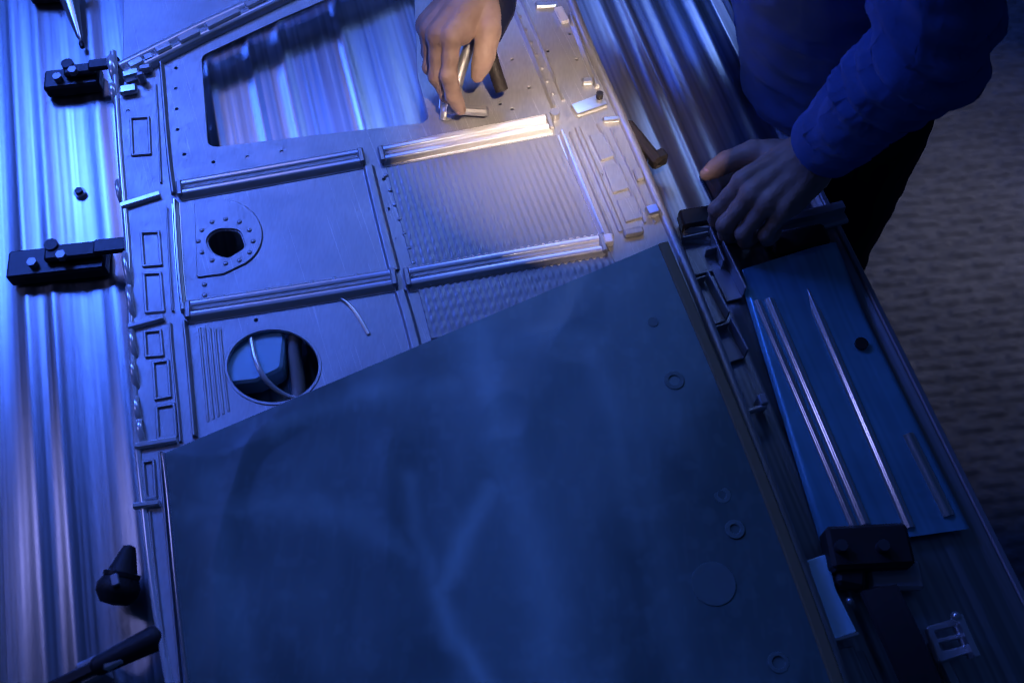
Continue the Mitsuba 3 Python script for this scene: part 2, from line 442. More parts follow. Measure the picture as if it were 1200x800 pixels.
    for (x, y, l, w, h) in ((132, 78, .028, .016, .014), (133, 108, .020, .013, .010), (139, 222, .026, .008, .008), (150, 318, .040, .011, .012), (153, 352, .034, .010, .011), (156, 402, .03, .010, .010), (158, 440, .028, .010, .012), (161, 478, .024, .010, .010), (166, 508, .026, .010, .008)):
        cc = on(x, y, SKIN + .001)
        dd = np.array([LONG[0] * .97 - .06, LONG[1], 0]) * l * .68
        tl = random.uniform(-.003, .003)
        add(PANEL + '__glint_clip', sweep(smooth_path([cc - dd + (0, 0, -.004 + tl), cc - dd * .8 + (0, 0, tl), cc + dd * .8 - (0, 0, tl), cc + dd - (0, 0, .004 + tl)], 10), circ(1, 18) * [w * .34, h * .26]), 'rail_glint_metal', smooth=50)
    # buckle hardware where the diagonal rail meets the margin
    for (x, y, sx, sy, h, m) in ((156, 92, .022, .012, .012, 'bright_metal'), (172, 84, .016, .010, .010, 'panel_metal'), (152, 108, .022, .014, .008, 'bright_metal'), (168, 96, .010, .008, .016, 'dull_metal'), (176, 72, .014, .012, .010, 'bright_metal')):
        add(PANEL + '__latch_piece', place(rbox(sx, sy, h, .002), on(x, y, SKIN + .001), random.uniform(.2, .6)), m)

    # the diagonal rail along the top of the window and the sheet beyond it
    d = [on(146, 86), on(236, 40), on(330, -4), on(470, -68)]
    th = np.linspace(math.pi, 0, 13)
    arc = np.column_stack([.0062 * np.cos(th), .0070 + .0030 * np.sin(th)])
    prof = np.vstack([[[-.0165, 0], [-.0165, .003]], arc + [-.0085, 0], [[0, .004]], arc + [.0085, 0], [[.0165, .003], [.0165, 0]]])
    add(PANEL + '__diagonal_rail', sweep(d, prof), 'rail_glint_metal', smooth=55)
    for (x, y, l) in ((160, 76, .020), (192, 58, .022), (222, 44, .03), (262, 24, .05), (300, 4, .03)):
        add(PANEL + '__rail_clip', place(rbox(l, .012, .006, .0015), on(x, y, SKIN + .008), ang_of(on(146, 86), on(330, -4))), 'rail_glint_metal')
    up = rounded([(139, 74), (141, -70), (440, -70), (322, -12), (232, 32)], .003)
    add(PANEL + '__upper_skin', plate(up, SKIN - .018, SKIN - .015, .0008), 'panel_metal')

    # hat stiffeners across the panel, in two lengths each
    th = np.linspace(math.pi, 0, 13)
    bead = np.column_stack([.0046 * np.cos(th), .0052 + .0026 * (1 - np.abs(np.cos(th)) ** 5)])
    line = np.vstack([[[-.0160, 0], [-.0160, .0010], [-.0135, .0014]], bead + [-.0068, 0], [[-.0014, .0026], [0, .0022], [.0014, .0026]], bead + [.0068, 0], [[.0135, .0014], [.0160, .0010]]])
    s = line[:, 0]

    def hat(pts, scale=1.0, mat='rail_glint_metal'):
        up = line[:, 1]
        prof = np.vstack([np.column_stack([s * scale, up]), [[.0160 * scale, 0]]])
        p = smooth_path([on(x, y) for x, y in pts], 16)
        add(PANEL + '__stiffener', sweep(p, prof), mat, smooth=55)
        for e, o in ((p[0], p[1]), (p[-1], p[-2])):
            add(PANEL + '__end_bracket', place(rbox(.008, .024 * scale, .0088, .002), e + (0, 0, .0002), ang_of(e, o)), 'panel_metal')

    hat([(212, 224), (320, 205), (424, 186)])
    hat([(448, 184), (550, 164), (644, 146)], 1.05)
    hat([(222, 366), (340, 348), (462, 328)])
    hat([(478, 328), (590, 308), (706, 288)], 1.1)
    # the middle stringer and the right-hand stringers
    ridge([(432, 196), (446, 255), (462, 318)], .011, .004, name='stringer', e=8)
    ridge([(469, 342), (479, 375), (488, 410)], .011, .004, name='stringer', e=8)
    ridge([(588, -20), (618, 50), (649, 128)], .0042, .007, name='stringer')
    ridge([(658, 158), (682, 220), (706, 278)], .0045, .010, 'bright_metal', name='stringer')
    ridge([(668, 156), (694, 220), (718, 278)], .003, .004, name='stringer')
    ridge([(676, 150), (706, 220), (728, 272)], .006, .003, name='stringer', e=8)
    # bright end of the edge by the work light
    ridge([(668, 20), (684, 62), (700, 104)], .0045, .008, 'bright_metal', name='edge_strip')
    # pressed steps in the right-hand margin
    for pad in ([(690, 160), (710, 156), (722, 184), (704, 190)], [(706, 196), (726, 192), (738, 222), (718, 228)], [(722, 236), (744, 230), (754, 256), (733, 262)]):
        po = rounded(pad, .002)
        add(PANEL + '__pressed_step', plate(po, SKIN, SKIN + .003, .0012), 'panel_metal')
    add(PANEL + '__hinge_plate', plate(rounded([(668, 126), (704, 112), (712, 126), (676, 138)], .002), SKIN, SKIN + .006, .0015), 'bright_metal')
    c = trimesh.creation.cylinder(.0045, .010, sections=18)
    add(PANEL + '__hinge_pin', place(c, on(702, 118) + (0, 0, .009)), 'black_steel', smooth=40)
    c = trimesh.creation.cylinder(.006, .012, sections=18)
    add(PANEL + '__hinge_pin', place(c, on(650, 138) + (0, 0, .006)), 'dull_metal', smooth=40)

    # D-shaped doubler round the small port, with its fasteners
    D = Polygon(xy([(228, 238), (262, 234)] + [(258 + 50 * math.sin(a), 276 - 42 * math.cos(a)) for a in np.linspace(.3, 2.5, 16)] + [(262, 322), (231, 326)])).buffer(-.003).buffer(.003)
    D = D.difference(ports[0].buffer(.0015))
    add(PANEL + '__doubler', plate(D, SKIN, SKIN + .0022, .0009), 'panel_metal')
    rv = trimesh.creation.icosphere(subdivisions=2, radius=.0030)
    rv.apply_scale([1, 1, .5])
    for a in np.linspace(0, 2 * np.pi, 13)[:-1]:
        add(PANEL + '__rivet', place(rv, on(265 + 32 * math.cos(a), 284 + 26 * math.sin(a)) + (0, 0, .0022)), 'dull_metal', smooth=True)
    for i in range(9):
        for (x0, y0, x1, y1) in ((236, 246, 240, 346), (228, 214, 410, 182)):
            x, y = x0 + (x1 - x0) * i / 8, y0 + (y1 - y0) * i / 8
            add(PANEL + '__rivet', place(rv, on(x, y + (9 if x1 > 300 else 0)) + (0, 0, .0004)), 'panel_metal', smooth=True)
    for i in range(8):
        add(PANEL + '__rivet', place(rv, on(236 + 26 * i, 352 - 4.2 * i) + (0, 0, .0003)), 'panel_metal', smooth=True)
    # curved bead from the lower stiffener, and corrugations round the large port
    add(PANEL + '__curved_bead', sweep(smooth_path([on(384, 346), on(402, 352), on(418, 368), on(432, 392)], 20), circ(.0026)), 'bright_metal', smooth=40)
    for k in range(5):
        x = 234 + k * 6.0
        ridge([(x, 384 + k * .5), (x + 5, 440), (x + 10, 494 - k * 3)], .0024, .0009, name='pressed_rib', n=8)
    # lip round the large port
    lipo = Polygon(xy([(320 + 57 * math.cos(a), 429 + 46 * math.sin(a)) for a in np.linspace(0, 2 * np.pi, 65)[:-1]])).difference(ports[1].buffer(.0004))
    add(PANEL + '__port_lip', plate(lipo, SKIN - .0005, SKIN + .0012, .0005), 'panel_metal')
    # small fittings along the right-hand margin
    for (x, y, sx, sy, h, m) in ((688, 98, .014, .010, .008, 'bright_metal'), (716, 142, .022, .008, .006, 'bright_metal'), (748, 206, .010, .020, .006, 'panel_metal'), (764, 250, .016, .014, .010, 'bright_metal'),
                                 (742, 274, .024, .010, .007, 'panel_metal'), (712, 284, .012, .014, .010, 'rail_glint_metal'), (658, 20, .012, .030, .006, 'rail_glint_metal'), (640, 8, .030, .010, .006, 'bright_metal')):
        add(PANEL + '__fitting', place(rbox(sx, sy, h, .0018), on(x, y, SKIN + .0005), random.uniform(.05, .35)), m)
    ridge([(700, 146), (730, 206), (756, 262)], .0028, .004, name='rail')
    ridge([(716, 152), (744, 212), (768, 262)], .0024, .003, name='rail')
    ridge([(606, -10), (632, 50), (660, 118)], .0030, .004, name='stringer')
    for i in range(7):
        add(PANEL + '__rivet', place(rv, on(609 + 6.5 * i, 20 + 15 * i) + (0, 0, .0003)), 'dull_metal', smooth=True)
        add(PANEL + '__rivet', place(rv, on(452 + 5.5 * i, 206 + 17 * i) + (0, 0, .0003)), 'panel_metal', smooth=True)

    # the dimpled tread sheet between middle stringer and right margin
    corners = [on(x, y, SKIN + .001) for x, y in ((452, 196), (652, 158), (742, 352), (505, 398))]
    nu, nv = 340, 300
    A, B = np.meshgrid(np.linspace(0, 1, nu), np.linspace(0, 1, nv), indexing='ij')
    c = corners
    Pm = ((1 - A) * (1 - B))[..., None] * c[0] + (A * (1 - B))[..., None] * c[1] + (A * B)[..., None] * c[2] + ((1 - A) * B)[..., None] * c[3]
    ca, cb = A * 27, B * 19
    w = .5 + .5 * np.cos(2 * np.pi * (ca + .03 * np.sin(2 * np.pi * cb)))
    Pm[..., 2] += (.0006 * w) * (.82 + .18 * np.cos(2 * np.pi * cb)) + .0006 * (meshkit.fbm(np.stack([A * 6, B * 6, 0 * A], -1), 2) - .5)
    rim = np.minimum(np.minimum(A, 1 - A), np.minimum(B, 1 - B)) < 1e-6
    Pm[rim, 2] = SKIN - .001
    i, j = np.meshgrid(np.arange(nu - 1), np.arange(nv - 1), indexing='ij')
    q = np.stack([i * nv + j, i * nv + j + 1, (i + 1) * nv + j + 1, (i + 1) * nv + j], -1).reshape(-1, 4)
    add(PANEL + '__tread_sheet', (Pm.reshape(-1, 3), q[:, ::-1]), 'tread_metal', smooth=True, label='dimpled sheet lit warm at its right end')
    tag(PANEL, 'bare metal aircraft panel with a rectangular opening, two ports and raised stiffeners', 'panel')


build_panel()

# a bent tube seen through the large port
tp = smooth_path([on(290, 380, .9372), on(297, 412, .9372), on(308, 440, .9372), on(326, 458, .926), on(350, 468, .915)], 30)
add('bent_tube', sweep(tp, circ(.0030)), 'rail_glint_metal', smooth=50, label='thin bent bright tube seen through the large round port', category='tube')
bp = rounded([(236, 384), (304, 352), (334, 392), (330, 432), (300, 446), (246, 452)], .010, .934)
add('blue_bench_sheen', plate(bp, .904, .934, .003), 'blue_paint', label='added flat blue slab imitating bench reflections under the left half of the large round port', category='pad')  # added slab; its blue stands in for reflections on the bench
hp = smooth_path([on(352, 380, .925), on(346, 420, .92), on(350, 455, .912), on(345, 490, .908)], 24)
add('grey_hose', sweep(hp, circ(.008)), 'grey_hose', smooth=50, label='short grey hose inside the right half of the large round port', category='hose')


# ------------------------------------------------------------------ the dark cover sheet


def build_cover_mesh():
    k = 'cover_sheet'
    z = COVER
    # a gently wavy sheet laid over a grid between its four sides
    L = [(192, 531), (200, 604), (207, 680), (216, 760), (226, 840)]
    R = [(772, 286), (800, 352), (856, 484), (910, 620), (990, 840)]
    lp, rp = smooth_path([on(x, y, z) for x, y in L], 130), smooth_path([on(x, y, z) for x, y in R], 130)
    nu = 150
    A = np.linspace(0, 1, nu)[:, None, None]
    Pm = (1 - A) * lp[None] + A * rp[None]
    n2 = meshkit.fbm(Pm * [6, 4, 0] + [3, 1, 0], 3, 11) - .5
    n3 = 1 - np.abs(2 * meshkit.fbm(Pm * [5, 3.4, 0] + [9, 4, 0], 3, 21) - 1)
    inner = np.minimum(1, np.minimum(np.minimum(A[..., 0], 1 - A[..., 0]) * 12, np.linspace(0, 1, 130)[None] * 10))
    Pm[..., 2] += inner * (.0050 * n2 + .0035 * np.clip(n3 - .75, 0, 1) * 4)
    i, j = np.meshgrid(np.arange(nu - 1), np.arange(129), indexing='ij')
    q = np.stack([i * 130 + j, i * 130 + j + 1, (i + 1) * 130 + j + 1, (i + 1) * 130 + j], -1).reshape(-1, 4)[:, ::-1]
    topv = Pm.reshape(-1, 3)
    bot = topv - [0, 0, .0022]
    N = len(topv)
    rim = np.r_[np.arange(nu) * 130, (nu - 1) * 130 + np.arange(1, 130), (np.arange(nu - 2, -1, -1)) * 130 + 129, np.arange(128, 0, -1)]
    nx = np.roll(rim, -1)
    side = np.stack([rim, nx, nx + N, rim + N], 1)
    m = trimesh.Trimesh(np.vstack([topv, bot]), np.vstack([np.vstack([f[:, [0, 1, 2]], f[:, [0, 2, 3]]]) for f in (q, q[:, ::-1] + N, side)]), process=False)
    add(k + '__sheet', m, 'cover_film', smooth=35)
    prof = np.array([(-.006, -.003), (.006, -.003), (.006, .002), (.0045, .0035), (-.0045, .0035), (-.006, .002)])
    ep = smooth_path([on(x + 5, y, z) for x, y in R], 50)
    add(k + '__edging_strip', sweep(ep, prof), 'tan_strip', label='olive brown strip along the right edge')
    lp2 = smooth_path([on(x - 1, y, z - .001) for x, y in L], 40)
    add(k + '__edge_trim', sweep(lp2, circ(.0022, 10)), 'bright_metal', smooth=40)
    # printed ring marks
    for (x, y, r0, r1) in ((790, 446, .006, .011), (846, 580, .004, .009), (861, 620, .005, .010), (836, 684, .0, .022), (765, 378, .0, .006), (912, 776, .006, .010)):
        pz = on(x, y, z)
        po = Point(pz[:2]).buffer(r1, quad_segs=8)
        if r0:
            po = po.difference(Point(pz[:2]).buffer(r0, quad_segs=8))
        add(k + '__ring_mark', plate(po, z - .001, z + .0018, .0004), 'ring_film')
    tag(k, 'dark blue cover sheet with smears and painted reflections lying over the near half of the panel', 'sheet')


def sheen_tone(p, n, uv):  # reflected blue glow painted as the sheet's base colour
    u = p.x * 0.9664 + p.y * 0.2571
    k = 0.75 + 0.5 * fbm(p.x * 20, p.y * 20, 3.0) + 0.25 * noise(u * 260, p.y * 3, 1.0)
    return mi.Color3f(0.16 * k, 0.42 * k, 0.58 * k)


scene['blue_sheen_metal'] = two({'type': 'principled', 'base_color': proc(sheen_tone), 'metallic': 0.45, 'roughness': 0.27})
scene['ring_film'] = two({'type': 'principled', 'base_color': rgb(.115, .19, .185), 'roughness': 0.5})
build_cover_mesh()


# ------------------------------------------------------------------ right-hand side of the bench
def build_ribbed_panel():
    k = 'ribbed_panel'
    z = BENCH + .012
    po = rounded([(866, 316), (978, 290), (1140, 618), (972, 640), (900, 420)], .004, z)
    c = [on(866, 316, z), on(978, 290, z), on(1140, 618, z), on(966, 642, z)]
    nu, nv = 40, 90
    A, Bv = np.meshgrid(np.linspace(0, 1, nu), np.linspace(0, 1, nv), indexing='ij')
    Pm = ((1 - A) * (1 - Bv))[..., None] * c[0] + (A * (1 - Bv))[..., None] * c[1] + (A * Bv)[..., None] * c[2] + ((1 - A) * Bv)[..., None] * c[3]
    Pm[..., 2] += -.002 + .020 * np.clip(A, 0, .75) * np.exp(-(Bv / .16) ** 2) + .0012 * (meshkit.fbm(Pm * [14, 6, 0], 2, 6) - .5)  # far end raised so it mirrors the added far lamp
    rim = np.minimum(A, 1 - A) < 1e-6
    Pm[rim, 2] -= .005
    i, j = np.meshgrid(np.arange(nu - 1), np.arange(nv - 1), indexing='ij')
    q = np.stack([i * nv + j, i * nv + j + 1, (i + 1) * nv + j + 1, (i + 1) * nv + j], -1).reshape(-1, 4)[:, ::-1]
    add(k + '__base_sheet', (Pm.reshape(-1, 3), q), 'blue_sheen_metal', smooth=True)
    s = np.linspace(-.004, .004, 15)
    for (a, b, w, h, m) in (((887, 352), (1000, 616), 1.1, .003, 'bright_metal'), ((901, 350), (1014, 614), 1.5, .004, 'bright_metal'), ((946, 340), (1066, 618), 1.5, .004, 'bright_metal'), ((1064, 508), (1112, 604), 1.6, .003, 'bright_metal')):
        up = h * np.exp(-(s / .0022) ** 2)
        prof = np.vstack([np.column_stack([s * w, up]), [[.004 * w, -.001], [-.004 * w, -.001]]])
        pa, pb = on(*a, z), on(*b, z)
        add(k + '__rib', sweep([pa + (pb - pa) * t for t in np.linspace(0, 1, 8)], prof), m, smooth=50)
    g = trimesh.creation.cylinder(.0075, .004, sections=20)
    add(k + '__plug', place(g, on(1009, 403, z) + (0, 0, .001)), 'black_steel', smooth=40)
    tag(k, 'metal panel with a painted blue sheen and bright straight ribs lying at the right of bench', 'panel')


build_ribbed_panel()


def build_cross_bar():
    k = 'cross_bar'
    z = BENCH + .002
    pts = [on(800, 276, z), on(890, 272, z), on(988, 252, z)]
    prof = np.array([(-.014, 0), (-.014, .012), (-.011, .015), (-.002, .015), (0, .006), (.010, .006), (.013, .004), (.013, 0)])
    add(k + '__channel', sweep(smooth_path(pts, 12), prof), 'dull_metal')
    add(k + '__foot', place(rbox(.05, .026, .02, .003), on(818, 262, z), .2), 'black_steel')
    add(k + '__pad', place(rbox(.07, .03, .016, .004), on(935, 286, z), .24), 'brown_block')
    tag(k, 'dark metal cross bar over the right of the bench below the resting hand', 'bar')
    # the stacked angle brackets between the bar and the cover sheet
    for (x, y, sx, sy, h, a, m, lab) in ((822, 300, .036, .05, .02, .25, 'panel_metal', 'small blue angle bracket just below the cross bar'),
                                         ((848), 324, .022, .07, .022, .3, 'dull_metal', 'narrow dark bracket left of the ribbed panel'),
                                         (850, 405, .03, .045, .02, .35, 'dull_metal', 'small square bracket beside the olive strip, lower of the two stepped ones'),
                                         (826, 356, .03, .06, .02, .35, 'panel_metal', 'stepped bracket with bright rim beside the olive strip')):
        kk = key_for('angle_bracket')
        p = on(x, y, BENCH)
        th = .0025
        b0 = rbox(sx, sy, th, .0006)
        w0 = rbox(th, sy, h, .0006)
        add(kk + '__base', place(b0, p, a), m)
        q = np.array([math.cos(a), math.sin(a), 0]) * (sx / 2 - th / 2)
        add(kk + '__upright', place(w0, p + q + (0, 0, th * .8), a), m)
        e = rbox(sx - th, th, h * .7, .0006)
        q2 = np.array([-math.sin(a), math.cos(a), 0]) * (sy / 2 - th)
        add(kk + '__web', place(e, p + q2 + (0, 0, th * .8) - np.array([math.cos(a), math.sin(a), 0]) * th, a), m)
        tag(kk, lab, 'bracket')
    # T-shaped stop by the strip
    kk = 'stop_pin'
    p0, p1 = on(872, 484, BENCH + .02), on(897, 476, BENCH + .02)
    add(kk + '__shaft', sweep([p0, (p0 + p1) / 2, p1], circ(.0035)), 'dull_metal', smooth=40)
    add(kk + '__head', place(rbox(.010, .014, .026, .002), on(889, 478, BENCH), .25), 'dull_metal')
    tag(kk, 'little grey stop pin at the outer side of the olive strip', 'pin')
    # rod lying along the strip
    kk = add('thin_rod', sweep(smooth_path([on(815, 376, BENCH + .03), on(852, 456, BENCH + .03), on(892, 542, BENCH + .03)], 20), circ(.0022, 10)), 'bright_metal', smooth=40,
             label='thin bright rod lying along the outer side of the olive strip', category='rod')


build_cross_bar()


def build_near_right():
    z = BENCH + .012
    # dark clamp over the near end of the ribs
    k = 'toggle_clamp'
    p = on(1010, 648, z)
    a = ang_of(on(960, 640, z), on(1070, 640, z))
    add(k + '__body', place(rbox(.085, .045, .030, .004), p, a + .05), 'rubber')
    add(k + '__jaw', place(rbox(.028, .045, .022, .004), on(992, 668, z), a - .2), 'black_steel')
    add(k + '__plate', place(rbox(.055, .03, .012, .003), on(1046, 676, z), a), 'dull_metal')
    sp = smooth_path([on(1030, 690, z + .02), on(1048, 728, z + .026), on(1068, 772, z + .026), on(1092, 830, z + .02)], 24)
    prof = np.array([(-.019, -.004), (.019, -.004), (.02, 0), (.018, .004), (-.018, .004), (-.02, 0)])
    add(k + '__handle', sweep(sp, prof), 'rubber', smooth=30, label='long black handle')
    for (x, y) in ((985, 640), (1034, 640)):
        c = trimesh.creation.cylinder(.006, .012, sections=14)
        add(k + '__screw', place(c, on(x, y, z + .034)), 'dark_metal', smooth=40)
    tag(k, 'black toggle clamp with a long handle at the near end of the ribs', 'clamp')
    # bright blue tray
    k = 'folded_tray'
    ap = ang_of(on(944, 672, z), on(1000, 748, z))
    po = rounded([(942, 660), (966, 652), (976, 694), (1000, 742), (966, 754), (950, 700)], .002, z)
    add(k + '__base', plate(po, z - .003, z + .012, .001), 'blue_paint')
    prof = np.array([(-.0012, 0), (.0012, 0), (.0012, .012), (-.0012, .012)])
    add(k + '__lip', sweep([on(966, 754, z + .002), on(983, 750, z + .002), on(1002, 744, z + .002)], prof), 'bright_metal')
    add(k + '__lip', sweep([on(943, 662, z + .002), on(953, 706, z + .002), on(966, 752, z + .002)], prof), 'panel_metal')
    add(k + '__knob', place(trimesh.creation.icosphere(subdivisions=2, radius=.004), on(996, 704, z + .006)), 'bright_metal', smooth=True)
    add(k + '__near_flange', plate(rounded([(968, 762), (1000, 756), (1020, 800), (985, 812)], .002, z), z - .004, z, .001), 'bench_metal')
    tag(k, 'small bright blue folded metal tray between the olive strip and black clamp', 'tray')
    # slotted bracket
    k = 'slotted_bracket'
    base = rounded([(1082, 736), (1122, 724), (1140, 764), (1098, 778)], .003, z)
    slots = [rounded(q, .001, z) for q in ([(1092, 741), (1116, 735), (1120, 744), (1096, 750)], [(1097, 755), (1122, 749), (1126, 758), (1101, 764)])]
    for s in slots:
        base = base.difference(s)
    add(k + '__base', plate(base, z, z + .008, .001), 'panel_metal')
    add(k + '__flange', sweep([on(1120, 722, z + .008), on(1130, 746, z + .008), on(1141, 770, z + .008)], np.array([(-.003, -.008), (.003, -.008), (.003, .010), (-.003, .010)])), 'bright_metal')
    add(k + '__bolt', place(trimesh.creation.icosphere(subdivisions=2, radius=.005), on(1120, 722, z + .016)), 'bright_metal', smooth=True)
    tag(k, 'small grey slotted bracket at the near right corner of the bench', 'bracket')
    # narrow rails running towards the viewer
    for (a, b, lab) in (((1003, 764), (1032, 830), 'narrow blue rail running to the near edge between tray and handle'), ((1092, 752), (1130, 830), 'narrow blue rail running to the near edge under the slotted bracket')):
        pa, pb = on(*a, BENCH + .002), on(*b, BENCH + .002)
        add('support_rail', sweep([pa, (pa + pb) / 2, pb], np.array([(-.006, 0), (.006, 0), (.006, .006), (.004, .008), (-.004, .008), (-.006, .006)])), 'bench_metal', label=lab, category='rail')
    # dark toggle between panel edge and bench on the right
    k = 'edge_latch'
    a, b = on(733, 148, BENCH + .03), on(772, 196, BENCH + .03)
    ang = ang_of(a, b)
    add(k + '__lever', place(rbox(.075, .014, .014, .004), (a + b) / 2, ang), 'rubber')
    add(k + '__hook', place(rbox(.016, .022, .02, .003), on(770, 192, BENCH + .022), ang), 'black_steel')
    add(k + '__post', place(rbox(.02, .012, .032, .002), (a + b) / 2 * [1, 1, 0] + [0, 0, BENCH - .002], ang), 'black_steel')
    tag(k, 'black latch lever against the right edge of the panel', 'latch')


build_near_right()


# ------------------------------------------------------------------ left-hand side: black clamps and pins
def bar_clamp(x0, y0, x1, y1, wid, label):
    k = key_for('bar_clamp')
    z = BENCH - .001
    a, b = on(x0, y0, z), on(x1, y1, z)
    l, ang, c = np.linalg.norm(b - a), ang_of(a, b), (a + b) / 2
    ex, ey = np.array([math.cos(ang), math.sin(ang), 0]), np.array([-math.sin(ang), math.cos(ang), 0])
    add(k + '__body', place(rbox(l, wid, .020, .003), c, ang), 'black_steel')
    add(k + '__bridge', place(rbox(l * .55, wid * .55, .010, .003), c + ex * l * .18 + ey * wid * .1 + (0, 0, .0205), ang), 'black_paint')
    add(k + '__tongue', place(rbox(.040, wid * .5, .008, .002), b + ex * .012 + (0, 0, .0310), ang), 'black_steel')
    for s in (-.22, .1):
        add(k + '__bolt', place(trimesh.creation.cylinder(.006, .008, sections=6), c + ex * l * s - ey * wid * .12 + (0, 0, .033 if s > 0 else .024), ang), 'dull_metal')
    add(k + '__knob', place(trimesh.creation.cylinder(.008, .014, sections=18), c - ex * l * .02 + ey * wid * .34 + (0, 0, .026), ang), 'black_paint', smooth=40)
    tag(k, label, 'clamp', 'black bar clamps holding the left edge of the panel')


bar_clamp(58, 105, 122, 98, .034, 'short black bar clamp at the upper left of the panel edge')
bar_clamp(16, 320, 130, 308, .040, 'long black bar clamp with knob on the middle of the left edge')
bar_clamp(40, -3, 76, -6, .034, 'black clamp cut by the top border above the bright spike')


def lathe(prof, p, axis=(0, 0, 1), n=32):
    m = trimesh.creation.revolve(np.array(prof), sections=n)
    M = trimesh.geometry.align_vectors([0, 0, 1], axis)
    M[:3, 3] = p
    m.apply_transform(M)
    return m


def build_left_small():
    # bright spike
    p0, p1 = on(95, 50, BENCH + .006), on(76, -20, BENCH + .016)
    L = np.linalg.norm(p1 - p0)
    k = 'taper_punch'
    add(k + '__shank', lathe([(0, 0), (.001, .002), (.0045, .012), (.0130, L * .75), (.0140, L), (0, L)], p0, p1 - p0), 'bright_metal', smooth=40)
    add(k + '__tip', lathe([(0, -.012), (.003, -.009), (.0035, -.002), (.002, .002), (0, .002)], p0, p1 - p0), 'black_steel', smooth=40)
    tag(k, 'bright tapered metal punch with dark tip lying on the bench at top left', 'punch')
    for (x, y, lab) in ((93, 225, 'small dark bolt in the bench between the two black clamps'),):
        k = 'bench_bolt'
        add(k + '__head', place(trimesh.creation.cylinder(.005, .005, sections=6), on(x, y, BENCH) + (0, 0, .0015)), 'black_steel')
        add(k + '__washer', place(trimesh.creation.cylinder(.0075, .0016, sections=24), on(x, y, BENCH) + (0, 0, -.001)), 'dull_metal', smooth=40)
        tag(k, lab, 'bolt')
    # conical black knob
    k = 'cone_knob'
    a, b = on(135, 702, BENCH + .022), on(152, 640, BENCH + .03)
    L = np.linalg.norm(b - a)
    add(k + '__cone', lathe([(0, -.006), (.014, -.004), (.021, .006), (.0215, .014), (.015, L * .5), (.009, L * .85), (.006, L), (0, L + .002)], a, b - a), 'rubber', smooth=40)
    add(k + '__collar', lathe([(.014, L * .42), (.0185, L * .42), (.0185, L * .5), (.013, L * .52)], a, b - a), 'black_steel', smooth=40)
    add(k + '__screw', place(rbox(.008, .012, .005, .001), on(136, 680, BENCH + .043), .4), 'dull_metal')
    tag(k, 'black cone shaped knob standing at the lower left of the panel edge', 'knob')
    # black lever at the bottom left
    k = 'clamp_lever'
    a, b = on(60, 806, BENCH + .03), on(180, 748, BENCH + .035)
    ang = ang_of(a, b)
    sp = smooth_path([a, (a * .6 + b * .4), b], 20)
    add(k + '__arm', sweep(sp[:12], np.array([(-.006, -.004), (.006, -.004), (.006, .003), (.004, .005), (-.004, .005), (-.006, .003)])), 'black_steel')
    g = sp[9:]
    m = m3.Manifold.hull(m3.Manifold.sphere(.010, 20).translate(list(g[0])) + m3.Manifold.sphere(.013, 20).translate(list(g[-1])))
    add(k + '__grip', m, 'rubber', smooth=40)
    add(k + '__pivot', place(rbox(.024, .024, .034, .003), on(118, 792, BENCH - .002), ang), 'dull_metal')
    add(k + '__spring', place(rbox(.02, .012, .012, .002), on(136, 776, BENCH + .030), ang), 'bright_metal')
    tag(k, 'black clamp lever with thick grip at the bottom left corner', 'lever')


build_left_small()


# ------------------------------------------------------------------ the worker
def chain(bones, seg=20):
    """One solid from bones (p0, r0, p1, r1): hulls of spheres."""
    parts = []
    for p0, r0, p1, r1 in bones:
        parts.append(m3.Manifold.batch_hull([m3.Manifold.sphere(r0, seg).translate([float(x) for x in p0]), m3.Manifold.sphere(r1, seg).translate([float(x) for x in p1])]))
    return m3.Manifold.batch_boolean(parts, m3.OpType.Add)


def to_tm(man, edge, it=12):
    man = man.refine_to_length(edge)
    m = man.to_mesh()
    t = trimesh.Trimesh(m.vert_properties[:, :3], m.tri_verts, process=True)
    trimesh.smoothing.filter_taubin(t, lamb=.5, nu=.52, iterations=it)
    return t


def unit(v):
    v = np.asarray(v, float)
    return v / np.linalg.norm(v)


def caps(P, a, b, ra, rb):
    """Distance to a capsule whose radius runs from ra to rb."""
    ab = b - a
    t = np.clip((P - a) @ ab / max(ab @ ab, 1e-12), 0, 1)
    return np.linalg.norm(P - a - t[:, None] * ab, axis=1) - (ra + (rb - ra) * t)


def smin(ds, k):
    d = np.stack(ds)
    m = d.min(0)
    return m - k * np.log(np.exp(-(d - m) / k).sum(0))


